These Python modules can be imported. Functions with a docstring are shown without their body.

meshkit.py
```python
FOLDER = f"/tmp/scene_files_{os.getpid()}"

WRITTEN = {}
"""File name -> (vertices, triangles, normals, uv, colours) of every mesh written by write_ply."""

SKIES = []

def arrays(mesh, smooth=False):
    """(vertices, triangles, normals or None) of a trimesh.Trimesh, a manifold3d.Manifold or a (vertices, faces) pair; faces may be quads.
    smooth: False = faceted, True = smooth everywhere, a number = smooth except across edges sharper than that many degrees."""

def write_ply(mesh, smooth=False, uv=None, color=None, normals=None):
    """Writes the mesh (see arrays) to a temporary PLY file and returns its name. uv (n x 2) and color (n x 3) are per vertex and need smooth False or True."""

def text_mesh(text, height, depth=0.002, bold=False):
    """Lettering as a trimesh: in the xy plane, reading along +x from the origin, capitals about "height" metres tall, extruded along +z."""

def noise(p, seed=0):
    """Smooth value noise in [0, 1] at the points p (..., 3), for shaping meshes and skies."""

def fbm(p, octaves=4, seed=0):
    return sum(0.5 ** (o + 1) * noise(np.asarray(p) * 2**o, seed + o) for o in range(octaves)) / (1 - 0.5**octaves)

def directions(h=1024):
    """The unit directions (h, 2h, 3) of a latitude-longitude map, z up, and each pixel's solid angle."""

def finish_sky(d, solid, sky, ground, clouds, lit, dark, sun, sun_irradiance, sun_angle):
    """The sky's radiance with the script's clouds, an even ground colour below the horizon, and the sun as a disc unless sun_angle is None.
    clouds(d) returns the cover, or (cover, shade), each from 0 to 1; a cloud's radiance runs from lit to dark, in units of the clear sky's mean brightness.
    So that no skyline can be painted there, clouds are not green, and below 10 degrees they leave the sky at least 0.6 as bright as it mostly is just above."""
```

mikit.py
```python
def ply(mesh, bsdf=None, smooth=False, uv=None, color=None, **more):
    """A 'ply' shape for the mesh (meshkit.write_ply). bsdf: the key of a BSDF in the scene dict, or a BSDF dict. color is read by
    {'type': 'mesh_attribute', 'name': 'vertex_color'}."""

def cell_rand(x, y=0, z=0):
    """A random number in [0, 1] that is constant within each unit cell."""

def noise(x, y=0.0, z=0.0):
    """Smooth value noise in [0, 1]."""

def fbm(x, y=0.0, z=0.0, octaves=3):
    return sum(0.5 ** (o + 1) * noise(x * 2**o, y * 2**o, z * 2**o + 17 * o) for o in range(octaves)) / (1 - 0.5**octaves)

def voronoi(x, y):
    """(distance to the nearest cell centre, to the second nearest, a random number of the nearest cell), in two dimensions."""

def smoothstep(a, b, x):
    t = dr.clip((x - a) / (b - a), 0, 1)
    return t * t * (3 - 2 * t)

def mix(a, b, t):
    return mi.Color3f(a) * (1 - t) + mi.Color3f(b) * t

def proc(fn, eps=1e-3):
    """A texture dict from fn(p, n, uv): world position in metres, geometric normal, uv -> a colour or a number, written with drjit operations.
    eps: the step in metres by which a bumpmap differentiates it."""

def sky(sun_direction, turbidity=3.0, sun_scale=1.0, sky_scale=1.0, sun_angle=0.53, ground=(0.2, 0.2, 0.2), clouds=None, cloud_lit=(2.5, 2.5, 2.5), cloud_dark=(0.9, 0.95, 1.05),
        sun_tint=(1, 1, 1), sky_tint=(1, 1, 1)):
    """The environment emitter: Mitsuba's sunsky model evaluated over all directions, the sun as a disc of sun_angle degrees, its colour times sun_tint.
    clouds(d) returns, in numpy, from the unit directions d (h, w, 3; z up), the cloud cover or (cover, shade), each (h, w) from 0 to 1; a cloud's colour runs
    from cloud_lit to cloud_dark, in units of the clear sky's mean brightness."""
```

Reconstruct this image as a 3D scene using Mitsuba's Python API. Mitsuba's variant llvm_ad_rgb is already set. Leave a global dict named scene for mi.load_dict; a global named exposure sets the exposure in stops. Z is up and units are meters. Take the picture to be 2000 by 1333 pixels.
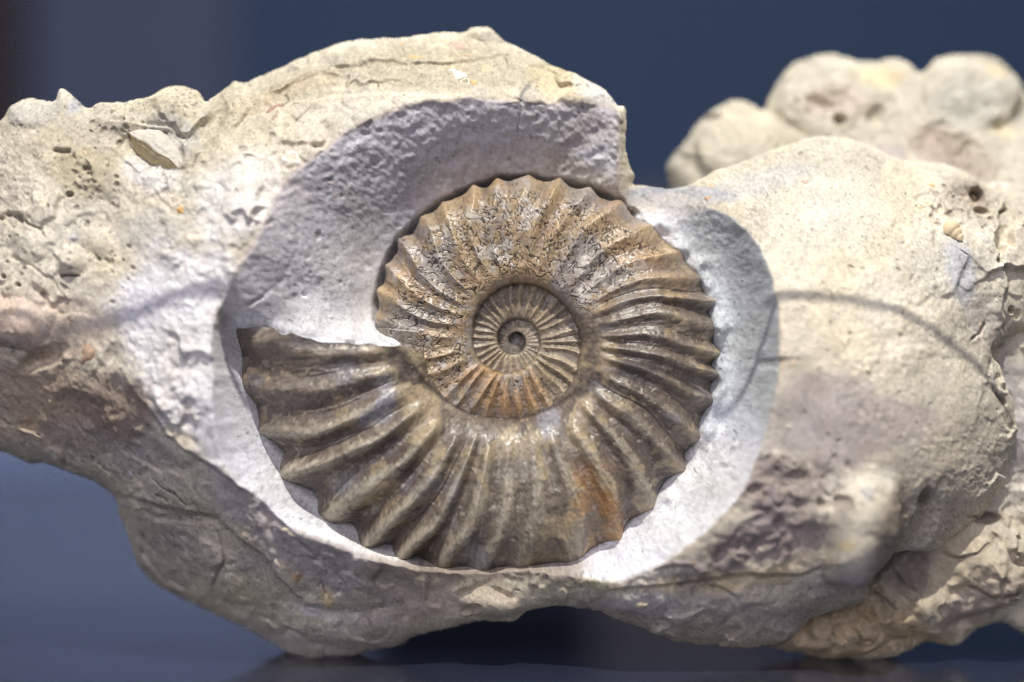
# A large ribbed ammonite lying in the carved hollow of a pale limestone block on a dark glossy plinth.
# Lengths of the modelling fields are in "px" (0.25 mm); world axes: x right, y away from the camera, z up.
import math
import numpy as np
import mitsuba as mi
import drjit as dr
import mikit, meshkit
from mikit import ply, proc
from scipy import ndimage
from scipy.interpolate import RBFInterpolator, PchipInterpolator, CubicSpline

T = mi.ScalarTransform4f
S = 0.00025            # metres per px
DIST = 4000.0          # camera distance in px (1 m)
ZC = 0.158             # camera height above the plinth
scene, labels = {}, {}

# ---------------------------------------------------------------- camera, lamps, exposure
exposure = 1.08
scene['camera'] = {'type': 'thinlens', 'fov': 2 * math.degrees(math.atan(0.25)), 'fov_axis': 'x',
                   'aperture_radius': 0.025, 'focus_distance': 0.981, 'near_clip': 0.05, 'far_clip': 30.0,
                   'to_world': T().look_at(origin=[0, -DIST * S, ZC], target=[0, 0, ZC], up=[0, 0, 1])}
LDIR = np.array([0.04, -0.57, 0.80]); LDIR /= np.linalg.norm(LDIR)


def lamp(key, pos, aim, half_w, half_h, rgb, label, cat='lamp', kind='rectangle'):
    scene[key] = {'type': kind, 'to_world': T().look_at(origin=list(map(float, pos)), target=list(map(float, aim)), up=[0, 0.2, 1]) @ T().scale([half_w, half_h, 1]),
                  'emitter': {'type': 'area', 'radiance': {'type': 'rgb', 'value': list(rgb)}}}
    labels[key] = {'label': label, 'category': cat}


KEYPOS = np.array([0, 0, ZC]) + LDIR * 1.5
lamp('spotlight', KEYPOS, (0, 0, ZC), 0.011, 0.011, np.array((1.0, 0.95, 0.87)) * 9800, 'round warm spotlight high above the front of the display', 'spotlight', 'disk')
lamp('fill_panel', (0.3, -0.5, 2.6), (0, 0, 0.1), 0.9, 0.6, np.array((0.92, 0.95, 1.0)) * 1.6, 'added wide fill panel high above the display, out of view')  # unseen soft fill from above, added for general brightness
lamp('fill_panel_001', (-0.4, -2.7, 1.1), (0, 0, 0.16), 1.3, 0.9, np.array((0.92, 0.87, 1.0)) * 1.55, 'added wide cool fill panel behind the camera')  # added fill behind the camera, lifts the dark undersides of the rock

# ---------------------------------------------------------------- setting: wall, plinth
def solid(name, rgb, rough, spec=0.5):
    scene[name] = {'type': 'twosided', 'bsdf': {'type': 'principled', 'base_color': {'type': 'rgb', 'value': list(rgb)}, 'roughness': rough, 'specular': spec}}


solid('navy_paint', (0.021, 0.052, 0.122), 0.7)
solid('slate_paint', (0.062, 0.082, 0.150), 0.7)
solid('maroon_paint', (0.016, 0.008, 0.012), 0.6)
scene['plinth_paint'] = {'type': 'twosided', 'bsdf': {'type': 'principled', 'roughness': 0.17, 'specular': 0.8,
    'base_color': proc(lambda p, n, uv: mikit.mix((0.013, 0.016, 0.030), (0.020, 0.024, 0.040), mikit.fbm(p.x * 9, p.y * 9, p.z * 9)))}}
solid('black_metal', (0.02, 0.02, 0.022), 0.4)


def box_mesh(x0, x1, y0, y1, z0, z1, bevel=0.0):
    import trimesh, manifold3d
    if bevel <= 0:
        m = trimesh.creation.box((x1 - x0, y1 - y0, z1 - z0)); m.apply_translation(((x0 + x1) / 2, (y0 + y1) / 2, (z0 + z1) / 2))
        return m
    b = bevel
    sph = [manifold3d.Manifold.sphere(b, 24).translate([x, y, z]) for x in (x0 + b, x1 - b) for y in (y0 + b, y1 - b) for z in (z0 + b, z1 - b)]
    return manifold3d.Manifold.batch_hull(sph)


def add(key, mesh, bsdf, smooth=False, kind=None, label=None, cat=None, group=None):
    scene[key] = ply(mesh, bsdf, smooth)
    e = {k: v for k, v in (('kind', kind), ('label', label), ('category', cat), ('group', group)) if v}
    if e:
        labels[key] = e


YW = 1.9
add('wall', box_mesh(-3, 3, YW, YW + 0.1, -0.9, 2.6), 'navy_paint', kind='structure')
add('wall_panel', box_mesh(-0.680, -0.385, YW - 0.03, YW - 0.002, -0.9, 2.4, 0.01), 'slate_paint', smooth=40, label='grey blue panel on the wall behind the left of the rock', cat='panel')
add('door_post', box_mesh(-0.95, -0.684, YW - 0.05, YW - 0.002, -0.9, 2.4, 0.01), 'maroon_paint', smooth=40, label='dark maroon upright at the far left behind the rock', cat='post')
solid('blue_paint', (0.26, 0.34, 0.57), 0.6)
solid('mauve_paint', (0.10, 0.093, 0.13), 0.6)
solid('black_paint', (0.006, 0.007, 0.012), 0.9, 0.05)
add('wall_panel_001', box_mesh(-1.6, -0.19, YW - 0.06, YW - 0.031, -0.9, 0.36, 0.008), 'blue_paint', smooth=40, label='low blue panel along the wall behind the left of the rock, mirrored in the plinth', cat='panel')
add('wall_panel_002', box_mesh(0.105, 0.385, YW - 0.03, YW - 0.002, -0.9, 0.36, 0.008), 'mauve_paint', smooth=40, label='low dull mauve panel on the wall behind the middle of the rock', cat='panel')
add('cabinet', box_mesh(-0.188, 0.104, YW - 0.30, YW - 0.002, -0.9, 0.33, 0.008), 'black_paint', smooth=40, label='black cabinet against the wall behind the middle of the rock', cat='cabinet')
add('floor', box_mesh(-3, 3, -4, YW, -0.95, -0.9), 'slate_paint', kind='structure')
add('plinth', box_mesh(-0.9, 0.9, -0.10, 1.58, -0.8, 0.0, 0.012), 'plinth_paint', smooth=40, label='dark blue glossy plinth top under the fossil rock', cat='plinth')

# ---------------------------------------------------------------- field helpers
def unproject(px, py, w):
    k = (DIST - w) / DIST
    return 1000 + (px - 1000) * k, 666.5 + (py - 666.5) * k


def to_world(u, v, w):
    return np.stack([(u - 1000) * S, -w * S, ZC + (666.5 - v) * S], -1)


def sstep(a, b, x):
    t = np.clip((x - a) / (b - a), 0, 1)
    return t * t * (3 - 2 * t)


class Field:
    """A sheet w(u, v) of relief over a grid, with its colours, shaped by features given where the eye finds them on the rock."""

    def __init__(self, u0, u1, v0, v1, step, ctrl, seed):
        self.u, self.v, self.step, self.seed = np.arange(u0, u1, step, float), np.arange(v0, v1, step, float), step, seed
        self.U, self.V = np.meshgrid(self.u, self.v)
        c = np.array(ctrl, float)
        self.depth_seen = RBFInterpolator(c[:, :2], c[:, 2], kernel='thin_plate_spline', smoothing=20)
        self.w = self.surface(c, 20)
        self.shape = self.w.shape

    def surface(self, c, smoothing=20):
        c = np.array(c, float)
        uu, vv = unproject(c[:, 0], c[:, 1], c[:, 2])
        f = RBFInterpolator(np.stack([uu, vv], 1), c[:, 2], kernel='thin_plate_spline', smoothing=smoothing)
        cu, cv = np.linspace(self.u[0], self.u[-1], 90), np.linspace(self.v[0], self.v[-1], 60)
        g = f(np.stack([a.ravel() for a in np.meshgrid(cu, cv)], 1)).reshape(60, 90)
        iv, iu = (self.v - cv[0]) / (cv[1] - cv[0]), (self.u - cu[0]) / (cu[1] - cu[0])
        return ndimage.map_coordinates(g, np.meshgrid(iv, iu, indexing='ij'), order=3, mode='nearest')

    def at(self, px, py, dw=0.0):
        px, py = np.atleast_1d(np.asarray(px, float)), np.atleast_1d(np.asarray(py, float))
        w = self.depth_seen(np.stack([px, py], 1)) + dw
        return unproject(px, py, w)

    def poly(self, pts, dw=0.0, spline=False):
        p = np.array(pts, float)
        if spline:                                                     # closed Catmull-Rom curve through the points
            a, b, c, d = np.roll(p, 1, 0), p, np.roll(p, -1, 0), np.roll(p, -2, 0)
            t = np.linspace(0, 1, 8, endpoint=False)[:, None, None]
            p = (0.5 * (2 * b + (c - a) * t + (2 * a - 5 * b + 4 * c - d) * t ** 2 + (3 * b - a - 3 * c + d) * t ** 3)).transpose(1, 0, 2).reshape(-1, 2)
        return np.stack(self.at(p[:, 0], p[:, 1], dw), 1)

    def noise(self, sx, sy=None, seed=0, rot=0.0):
        sy = sy or sx
        rng = np.random.default_rng(self.seed * 1000 + seed)
        c, s = math.cos(math.radians(rot)), math.sin(math.radians(rot))
        if rot:
            X, Y = (self.U * c + self.V * s + 3000) / sx, (-self.U * s + self.V * c + 3000) / sy
            g = rng.standard_normal((int(7000 / sy) + 8, int(7000 / sx) + 8))
            return ndimage.map_coordinates(g, [Y, X], order=2, mode='wrap', prefilter=False)
        ny, nx = int(len(self.v) * self.step / sy) + 5, int(len(self.u) * self.step / sx) + 5
        g = rng.standard_normal((ny, nx))
        iv, iu = (self.v - self.v[0]) / sy + 1, (self.u - self.u[0]) / sx + 1
        a = ndimage.spline_filter1d  # smooth, separable
        return ndimage.map_coordinates(g, np.meshgrid(iv, iu, indexing='ij'), order=2, prefilter=False)

    def fbm(self, scale, octaves=4, seed=0, gain=0.5):
        out, amp = 0, 1.0
        for o in range(octaves):
            out = out + amp * self.noise(max(scale / 2 ** o, self.step), seed=seed + 31 * o)
            amp *= gain
        return out

    def inside(self, poly):
        """Signed distance (px, positive inside) to a closed polygon in (u, v)."""
        m = np.zeros(self.shape, bool)
        x0, y0 = poly[:, 0], poly[:, 1]
        x1, y1 = np.roll(x0, -1), np.roll(y0, -1)
        for k, vv in enumerate(self.v):
            hit = (y0 > vv) != (y1 > vv)
            if hit.any():
                xs = np.sort(x0[hit] + (vv - y0[hit]) * (x1[hit] - x0[hit]) / (y1[hit] - y0[hit]))
                m[k] = np.searchsorted(xs, self.u) % 2 == 1
        d = ndimage.distance_transform_edt(m) - ndimage.distance_transform_edt(~m)
        return ndimage.gaussian_filter(d - np.where(m, 0.5, -0.5), 1.0) * self.step

    def window(self, u0, u1, v0, v1):
        a, b = np.searchsorted(self.u, [u0, u1]); c, d = np.searchsorted(self.v, [v0, v1])
        return slice(c, d), slice(a, b)

    def ellipse(self, px, py, rx, ry, rot=0.0, grow=1.0):
        """(window, q): q = 0 at the centre, 1 on the ellipse."""
        u, v = (float(x[0]) for x in self.at(px, py))
        R = max(rx, ry) * grow + 2
        win = self.window(u - R, u + R, v - R, v + R)
        c, s = math.cos(math.radians(rot)), math.sin(math.radians(rot))
        du, dv = self.U[win] - u, self.V[win] - v
        return win, np.hypot((du * c + dv * s) / rx, (-du * s + dv * c) / ry)

    def bump(self, px, py, rx, ry, rot, h, flat=2.0):
        win, q = self.ellipse(px, py, rx, ry, rot)
        if hasattr(self, 'wob'):
            q = q * (1 + 0.10 * self.wob[win] + 0.16 * self.rag[win] + 0.06 * self.rag2[win])
        self.w[win] += h * np.clip(1 - q ** flat, 0, 1) ** 1.3

    def knob(self, px, py, rx, ry, rot, h, k=14.0):
        """A rounded lump standing out of the surface: smooth maximum with an ellipsoid's front."""
        win, q = self.ellipse(px, py, rx, ry, rot, 1.5)
        u, v = (float(x[0]) for x in self.at(px, py))
        iv, iu = np.searchsorted(self.v, v), np.searchsorted(self.u, u)
        w0 = self.w[min(iv, len(self.v) - 1), min(iu, len(self.u) - 1)]
        q = q * (1 + 0.05 * self.wob[win] + 0.10 * self.rag[win])
        e = w0 - 0.9 * h + 1.9 * h * np.sqrt(np.clip(1 - q * q, 0, 1)) - 400 * np.clip(q - 1, 0, 1)
        a = self.w[win]
        x = np.clip(0.5 + 0.5 * (e - a) / k, 0, 1)
        self.w[win] = a * (1 - x) + e * x + k * x * (1 - x)
        m = np.zeros(self.shape, bool); m[win] = x > 0.5
        return m

    def line(self, pts, reach):
        """(window, distance, side, t along) to an open polyline seen at these points."""
        p = self.poly(pts)
        win = self.window(p[:, 0].min() - reach, p[:, 0].max() + reach, p[:, 1].min() - reach, p[:, 1].max() + reach)
        U, V = self.U[win], self.V[win]
        if hasattr(self, 'wob2'):
            U, V = U + 3 * self.wob2[win], V + 3 * self.wob3[win]
        best, side, along = np.full(U.shape, 1e9), np.zeros(U.shape), np.zeros(U.shape)
        n = len(p) - 1
        for i in range(n):
            a, d = p[i], p[i + 1] - p[i]
            t = np.clip(((U - a[0]) * d[0] + (V - a[1]) * d[1]) / (d @ d), 0, 1)
            du, dv = U - a[0] - t * d[0], V - a[1] - t * d[1]
            r = np.hypot(du, dv)
            c = r < best
            best = np.where(c, r, best); side = np.where(c, np.sign(d[0] * dv - d[1] * du), side); along = np.where(c, (i + t) / n, along)
        return win, best, side, along

    def crack(self, pts, width, depth, dark=None):
        win, d, side, t = self.line(pts, 6 * width)
        e = np.exp(-(d / width) ** 2) * np.clip(12 * t, 0.15, 1) * np.clip(12 * (1 - t), 0.15, 1)
        e = e * (0.30 + 0.70 * sstep(-0.7, 0.5, self.rag[win] + 0.5 * self.rag2[win]))
        self.w[win] -= depth * e
        if dark is not None:
            self.col[win] += (np.array(dark) - self.col[win]) * (0.7 * e)[..., None]

    def ledge(self, pts, h, sharp, reach):
        """Raises the right-hand side of the polyline (seen walking along it, v down) by h, fading over reach."""
        win, d, side, t = self.line(pts, reach)
        fade = np.clip(1 - d / reach, 0, 1) ** 1.5 * np.sin(np.pi * np.clip(t, 0.02, 0.98)) ** 0.4
        self.w[win] += h * fade * (sstep(-sharp, sharp, side * d) - 0.5)

    def paint(self, px, py, rx, ry, rot, rgb, alpha=0.8, soft=0.35, rag=0.25):
        win, q = self.ellipse(px, py, rx, ry, rot, 1.7)
        q = q + rag * self.rag[win] + 0.4 * rag * self.rag2[win]
        m = alpha * (1 - sstep(1 - soft, 1 + soft, q))
        self.col[win] += (np.array(rgb) - self.col[win]) * m[..., None]

    def paint_mask(self, mask, rgb):
        self.col += (np.array(rgb) - self.col) * mask[..., None]

    def facets(self, size, seed, tilt, stretch=1.0, rot=0.0):
        """Broken stone: cells each with its own tilted plane."""
        rng = np.random.default_rng(seed)
        U = self.U + 0.25 * size * self.wob2; V = self.V + 0.25 * size * self.wob3
        n = int((self.u[-1] - self.u[0]) * (self.v[-1] - self.v[0]) / size ** 2)
        c = np.stack([rng.uniform(self.u[0], self.u[-1], n), rng.uniform(self.v[0], self.v[-1], n)], 1)
        from scipy.spatial import cKDTree
        _, i = cKDTree(c).query(np.stack([U.ravel(), V.ravel()], 1), workers=-1)
        g = rng.standard_normal((n, 2)) * tilt
        h = rng.standard_normal(n) * tilt * size * 0.25
        out = (g[i] * (np.stack([U.ravel(), V.ravel()], 1) - c[i])).sum(1) + h[i]
        return ndimage.gaussian_filter(out.reshape(self.shape), 1.2)

    def grid_faces(self, keep):
        """Triangles of the cells whose four corners are kept."""
        ny, nx = self.shape
        i = np.arange(ny * nx).reshape(ny, nx)
        ok = keep[:-1, :-1] & keep[1:, :-1] & keep[:-1, 1:] & keep[1:, 1:]
        a, b, c, d = i[:-1, :-1][ok], i[:-1, 1:][ok], i[1:, 1:][ok], i[1:, :-1][ok]
        return np.concatenate([np.stack([a, c, b], 1), np.stack([a, d, c], 1)]), ok


def normals_of(v, f):
    fn = np.cross(v[f[:, 1]] - v[f[:, 0]], v[f[:, 2]] - v[f[:, 0]])
    n = np.stack([np.bincount(f.ravel(), np.repeat(fn[:, k], 3), len(v)) for k in range(3)], 1)
    l = np.linalg.norm(n, axis=1, keepdims=True)
    return np.where(l > 0, n / np.maximum(l, 1e-300), [0, -1.0, 0])


def emit(key, v, f, n, c, bsdf, **more):
    """One entry of the scene from the faces f of a larger mesh."""
    used, inv = np.unique(f, return_inverse=True)
    path = meshkit.write_ply((v[used], inv.reshape(-1, 3)), False, None, None if c is None else np.clip(c[used], 0.01, 0.95), normals=n[used])
    scene[key] = {'type': 'ply', 'filename': path, 'face_normals': False, 'bsdf': {'type': 'ref', 'id': bsdf}}
    if more:
        labels[key] = more


def finish_sheet(F, d, thick, rr):
    """Front sheet with its rim snapped to the outline d = 0, and the closed rear. Returns vertices, colours, front faces, cell mask, rear faces."""
    gv, gu = np.gradient(d, F.step)
    L = np.maximum(np.hypot(gu, gv), 0.3)
    keep = d > -1.0 * F.step
    out = keep & (d < 0.4 * F.step)
    U, V = F.U.copy(), F.V.copy()
    U[out] -= (d * gu / L ** 2)[out]; V[out] -= (d * gv / L ** 2)[out]
    f, ok = F.grid_faces(keep)
    front = to_world(U, V, F.w).reshape(-1, 3)
    e = np.clip(d / thick, 0, 1)
    edge = ndimage.gaussian_filter(F.w_edge, 4)
    rear_w = np.minimum(edge - thick * np.sqrt(np.clip(1 - (1 - e) ** 2, 0, 1)), F.w - 6 * np.clip(d, 0, 1))
    rear_w = np.where(d <= 0.5 * F.step, F.w, rear_w)
    # the rear on a coarser grid of the same outline is not needed in detail: every third vertex
    rear = to_world(U, V, rear_w).reshape(-1, 3)
    return front, f, ok, rear


# palette (base colours, linear)
CREAM, PALE, CHALK = (0.53, 0.485, 0.385), (0.61, 0.57, 0.46), (0.68, 0.67, 0.675)
OLIVE, LILAC, BLUE = (0.40, 0.365, 0.275), (0.37, 0.335, 0.325), (0.40, 0.42, 0.44)
BROWN, DARK, HOLLOW = (0.34, 0.265, 0.195), (0.20, 0.165, 0.14), (0.60, 0.585, 0.575)
YELLOW = (0.60, 0.50, 0.29)

# ---------------------------------------------------------------- the ammonite's spiral (about its centre, px)
CX, CY = 1005.0, 665.0
RO = np.array([(-8, 558), (8, 539), (25, 514), (37, 507), (49.5, 492), (60, 483), (71, 470), (90, 450), (100, 446), (114, 436), (127, 420), (138.5, 411), (153, 405), (169, 398),
               (184, 392), (196, 384), (206, 370), (214, 354), (223, 343), (234, 335), (249, 324), (273, 313), (281, 308), (299, 300), (323, 291), (346.5, 275), (355, 267)], float)
RS = np.array([(-8, 180), (8, 178), (24, 181), (52, 171), (81, 157), (116, 150), (145, 141), (180, 130), (212, 123), (278, 111), (315, 94), (350, 85), (382, 80), (412, 73), (446, 63),
               (491, 53), (546, 48), (589, 46), (630, 42), (686, 36), (737, 32), (800, 28), (900, 21), (1000, 15), (1120, 10), (1300, 6), (1500, 4)], float)
ro1 = PchipInterpolator(RO[:, 0], np.log(RO[:, 1]))


def r_out(th):
    k = np.floor(np.maximum(th - (-5), 0) / 360.0)
    return np.exp(ro1(np.clip(th - 360 * k, -8, 355))) * 0.492 ** k


r_in = lambda th, f=PchipInterpolator(RS[:, 0], np.log(RS[:, 1])): np.exp(f(np.clip(th, -8, 1500)))
TIPS = np.array([-4, 7, 16.4, 27.8, 38, 49.5, 60.8, 70, 79.4, 89.4, 100, 113, 126, 137.5, 150, 160.5, 170, 177.5, 185, 192.5, 199.5, 206.5, 214.6, 225, 236.5, 247.8, 259.5, 270.4, 281.4, 291.6, 302, 313, 325, 335, 346, 357])
_r = np.random.default_rng(4)
TIPS = np.concatenate([[-15], TIPS, 357 + 12.0 * np.arange(1, 100) + _r.uniform(-1.8, 1.8, 99)])
rib_index = PchipInterpolator(TIPS, np.arange(len(TIPS)) - 1.0)


def vnoise(x, y, seed, period=None):
    """Smooth 2-D noise about 0 for arrays."""
    rng = np.random.default_rng(seed)
    g = rng.standard_normal((257, 257))
    return ndimage.map_coordinates(g, [np.asarray(y) % 256, np.asarray(x) % 256], order=2, mode='wrap', prefilter=False)


def whorl(th, ph):
    """Points (u, v, w) and colours of the shell at spiral angle th (degrees) and section angle ph (pi = umbilical seam, pi/2 = flank, 0 = venter)."""
    TH, PH = np.meshgrid(th, ph, indexing='ij')
    q0 = (1 + np.cos(PH)) / 2
    TH = TH + (10 - 11 * q0 + 0.9 * vnoise(q0 * 7, q0 * 0, 3) + 0.6 * vnoise(q0 * 22, q0 * 0, 4)) * (1 - sstep(-4, 16, TH))
    ro, rs = r_out(TH), r_in(TH) * 0.955
    body = 1 - sstep(188, 214, TH)                                       # 1 on the body chamber, 0 on the chambered part
    b = 0.25 * ro * (1 + 0.08 * body) * (1 - 0.24 * sstep(366, 440, TH) - 0.22 * sstep(735, 800, TH))
    rm, a = (ro + rs) / 2, (ro - rs) / 2
    n = np.where(np.cos(PH) < 0, 4.4 - 1.2 * body, 2.5 - 0.2 * body)
    c, s = np.cos(PH), np.sin(PH)
    cr = np.sign(c) * np.abs(c) ** (2 / n)
    sr = np.sign(s) * np.abs(s) ** (2 / n)
    sr = sr * np.where(c > 0, 1 - 0.10 * np.clip(c, 0, 1) ** 2, 1)
    q = (1 + cr) / 2                                                     # 0 at the seam, 1 at the venter
    lean = 6.0 * sstep(0.35, 1.0, q) ** 1.5 - 3.0 * sstep(0.0, 0.4, q) * (1 - body) + 2.0
    wig = 1.1 * vnoise(TH / 9, q * 3, 5) + 0.5 * vnoise(TH / 4, q * 7, 6) + 3.0 * sstep(375, 400, TH) * vnoise(TH / 16, q * 3.5, 7)
    p = rib_index(np.clip(TH + lean + wig - 2.0 * (q < 2) * 0 - 6.0 * 0, -14, 1480))
    x = p - np.round(p)
    inner = sstep(375, 400, TH)
    cusp = (1 - np.abs(2 * x)) ** 1.9
    crest = 0.5 + 0.5 * np.cos(2 * np.pi * x)
    rounded = crest ** 1.25
    cusp = 0.45 * cusp + 0.55 * crest ** 1.8
    f = cusp * (1 - body) + rounded * body
    env = (sstep(0.10, 0.30, q) * (1 - inner) + inner * sstep(0.02, 0.12, q)) * (0.62 + 0.38 * sstep(0.6, 0.97, q))
    X0, Y0 = -(rm + a * cr) * np.cos(np.radians(TH)), (rm + a * cr) * np.sin(np.radians(TH))
    rng = np.random.default_rng(3)
    hgt = 0.7 + 0.5 * rng.random(160)
    famp = np.interp(TH, [0, 8, 17, 27, 37, 50, 61, 70, 80, 90, 100, 113, 126, 150, 185, 240, 360, 380, 420], [.45, .45, .7, 1.35, 1.6, 1.65, 1.55, 1.25, .75, .42, .42, .7, .75, .8, .8, 1.05, 1.05, 1.05, 1.15])
    amp = famp * (1 + 0.22 * vnoise(X0 / 30 + 60, Y0 / 30 + 20, 41)) * (0.036 + 0.024 * body + 0.010 * inner) * ro * (1 - 0.5 * sstep(740, 790, TH)) * hgt[np.clip(np.round(p).astype(int) + 1, 0, 159)]
    disp = amp * env * (f - 0.42)
    # second, finer relief: growth lines, chips, pitting of the chambered part
    uu, vv = -np.cos(np.radians(TH)), np.sin(np.radians(TH))
    r0 = rm + a * cr
    X, Y = r0 * uu, r0 * vv
    n1, n2, n3 = vnoise(X / 40 + 50, Y / 40 + 50, 11), vnoise(X / 13 + 90, Y / 13 + 90, 12), vnoise(X / 4.5 + 128, Y / 4.5 + 128, 13)
    grow = vnoise(TH * 1.4, q * 5, 14)
    disp = disp + (1.5 * n1 + 0.9 * n2 + 0.5 * n3) * np.clip(ro / 250, 0.25, 1) + 0.5 * grow * body * sstep(0.2, 0.5, q)
    # suture lines: frilled contours crossing the whorl, on the chambered part only
    sut_zone = sstep(196, 212, TH + 10 * n1) * (1 - sstep(0.80, 0.93, q + 0.06 * n1)) * sstep(0.03, 0.12, q) * (1 - 0.55 * inner)
    wx, wy = vnoise(X / 17 + 40, Y / 17 + 70, 21), vnoise(X / 17 + 80, Y / 17 + 20, 22)
    fx, fy = vnoise(X / 6.5 + 40, Y / 6.5 + 70, 23), vnoise(X / 6.5 + 80, Y / 6.5 + 20, 24)
    g = vnoise((X + 7 * wx + 5 * fx) / 6.2 + 100, (Y + 7 * wy + 5 * fy) / 6.2 + 100, 25) + 0.3 * vnoise(X / 3.2 + 100, Y / 3.2 + 40, 26)
    patch = sstep(-1.5, -0.5, n1 + 0.5 * vnoise(X / 25 + 5, Y / 25 + 5, 27) + 0.5 * np.exp(-((q - 0.45) / 0.3) ** 2))
    suture = np.exp(-(g / 0.155) ** 2) * sut_zone * patch
    cell = (g > 0) * 1.0
    disp = disp - 1.5 * suture + 0.3 * (cell - 0.5) * sut_zone * patch
    pits = sstep(0.75, 1.3, vnoise(X / 4 + 30, Y / 4 + 60, 28)) * sstep(0.3, 1.0, vnoise(X / 22 + 9, Y / 22 + 7, 29) + 0.9 * inner * sstep(430, 480, TH) * (1 - sstep(480, 520, TH)) + 0.7 * sstep(370, 390, TH) * (1 - sstep(470, 500, TH)))
    disp = disp - 3.0 * pits * (1 - body)
    r = r0 + disp * np.cos(PH) * 1.0
    w = b * sr + disp * np.maximum(np.sin(PH), -0.3)
    w = w - 26 * np.clip((TH - 930) / 300, 0, 1.3) ** 1.15
    U, V = CX + r * uu, CY + r * vv
    # colours
    col = np.zeros(TH.shape + (3,))
    big = vnoise(X / 90 + 20, Y / 90 + 20, 31); mid = vnoise(X / 30 + 20, Y / 30 + 60, 32); fine = vnoise(X / 3.2 + 128, Y / 3.2 + 100, 33); streak = vnoise(TH / 2.2, q * 4, 34)
    body_c = np.array([0.160, 0.131, 0.103])
    col[:] = body_c
    def mixin(rgb, m):
        col[:] += (np.array(rgb) - col) * np.clip(m, 0, 1)[..., None]
    mottle = vnoise(X / 9 + 12, Y / 9 + 55, 39)
    mixin((0.095, 0.074, 0.064), 0.8 * sstep(0.0, 0.9, big + 0.5 * streak + 0.4 * mottle))
    mixin((0.34, 0.305, 0.23), 0.75 * sstep(0.35, 0.95, f + 0.25 * mid + 0.12 * mottle + 0.1 * fine) * sstep(14, 26, TH) * sstep(.2, .4, q) * (1 - sstep(120, 165, TH)))
    mixin((0.30, 0.215, 0.105), 0.6 * sstep(0.5, 1.3, mid + 0.5 * streak + 0.3 * fine + 0.5 * mottle))
    mixin((0.37, 0.30, 0.19), 0.7 * sstep(0.5, 1.2, mid + 0.4 * mottle + 1.2 * np.exp(-((q - 0.2) / 0.16) ** 2) * (TH < 150)))
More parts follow.
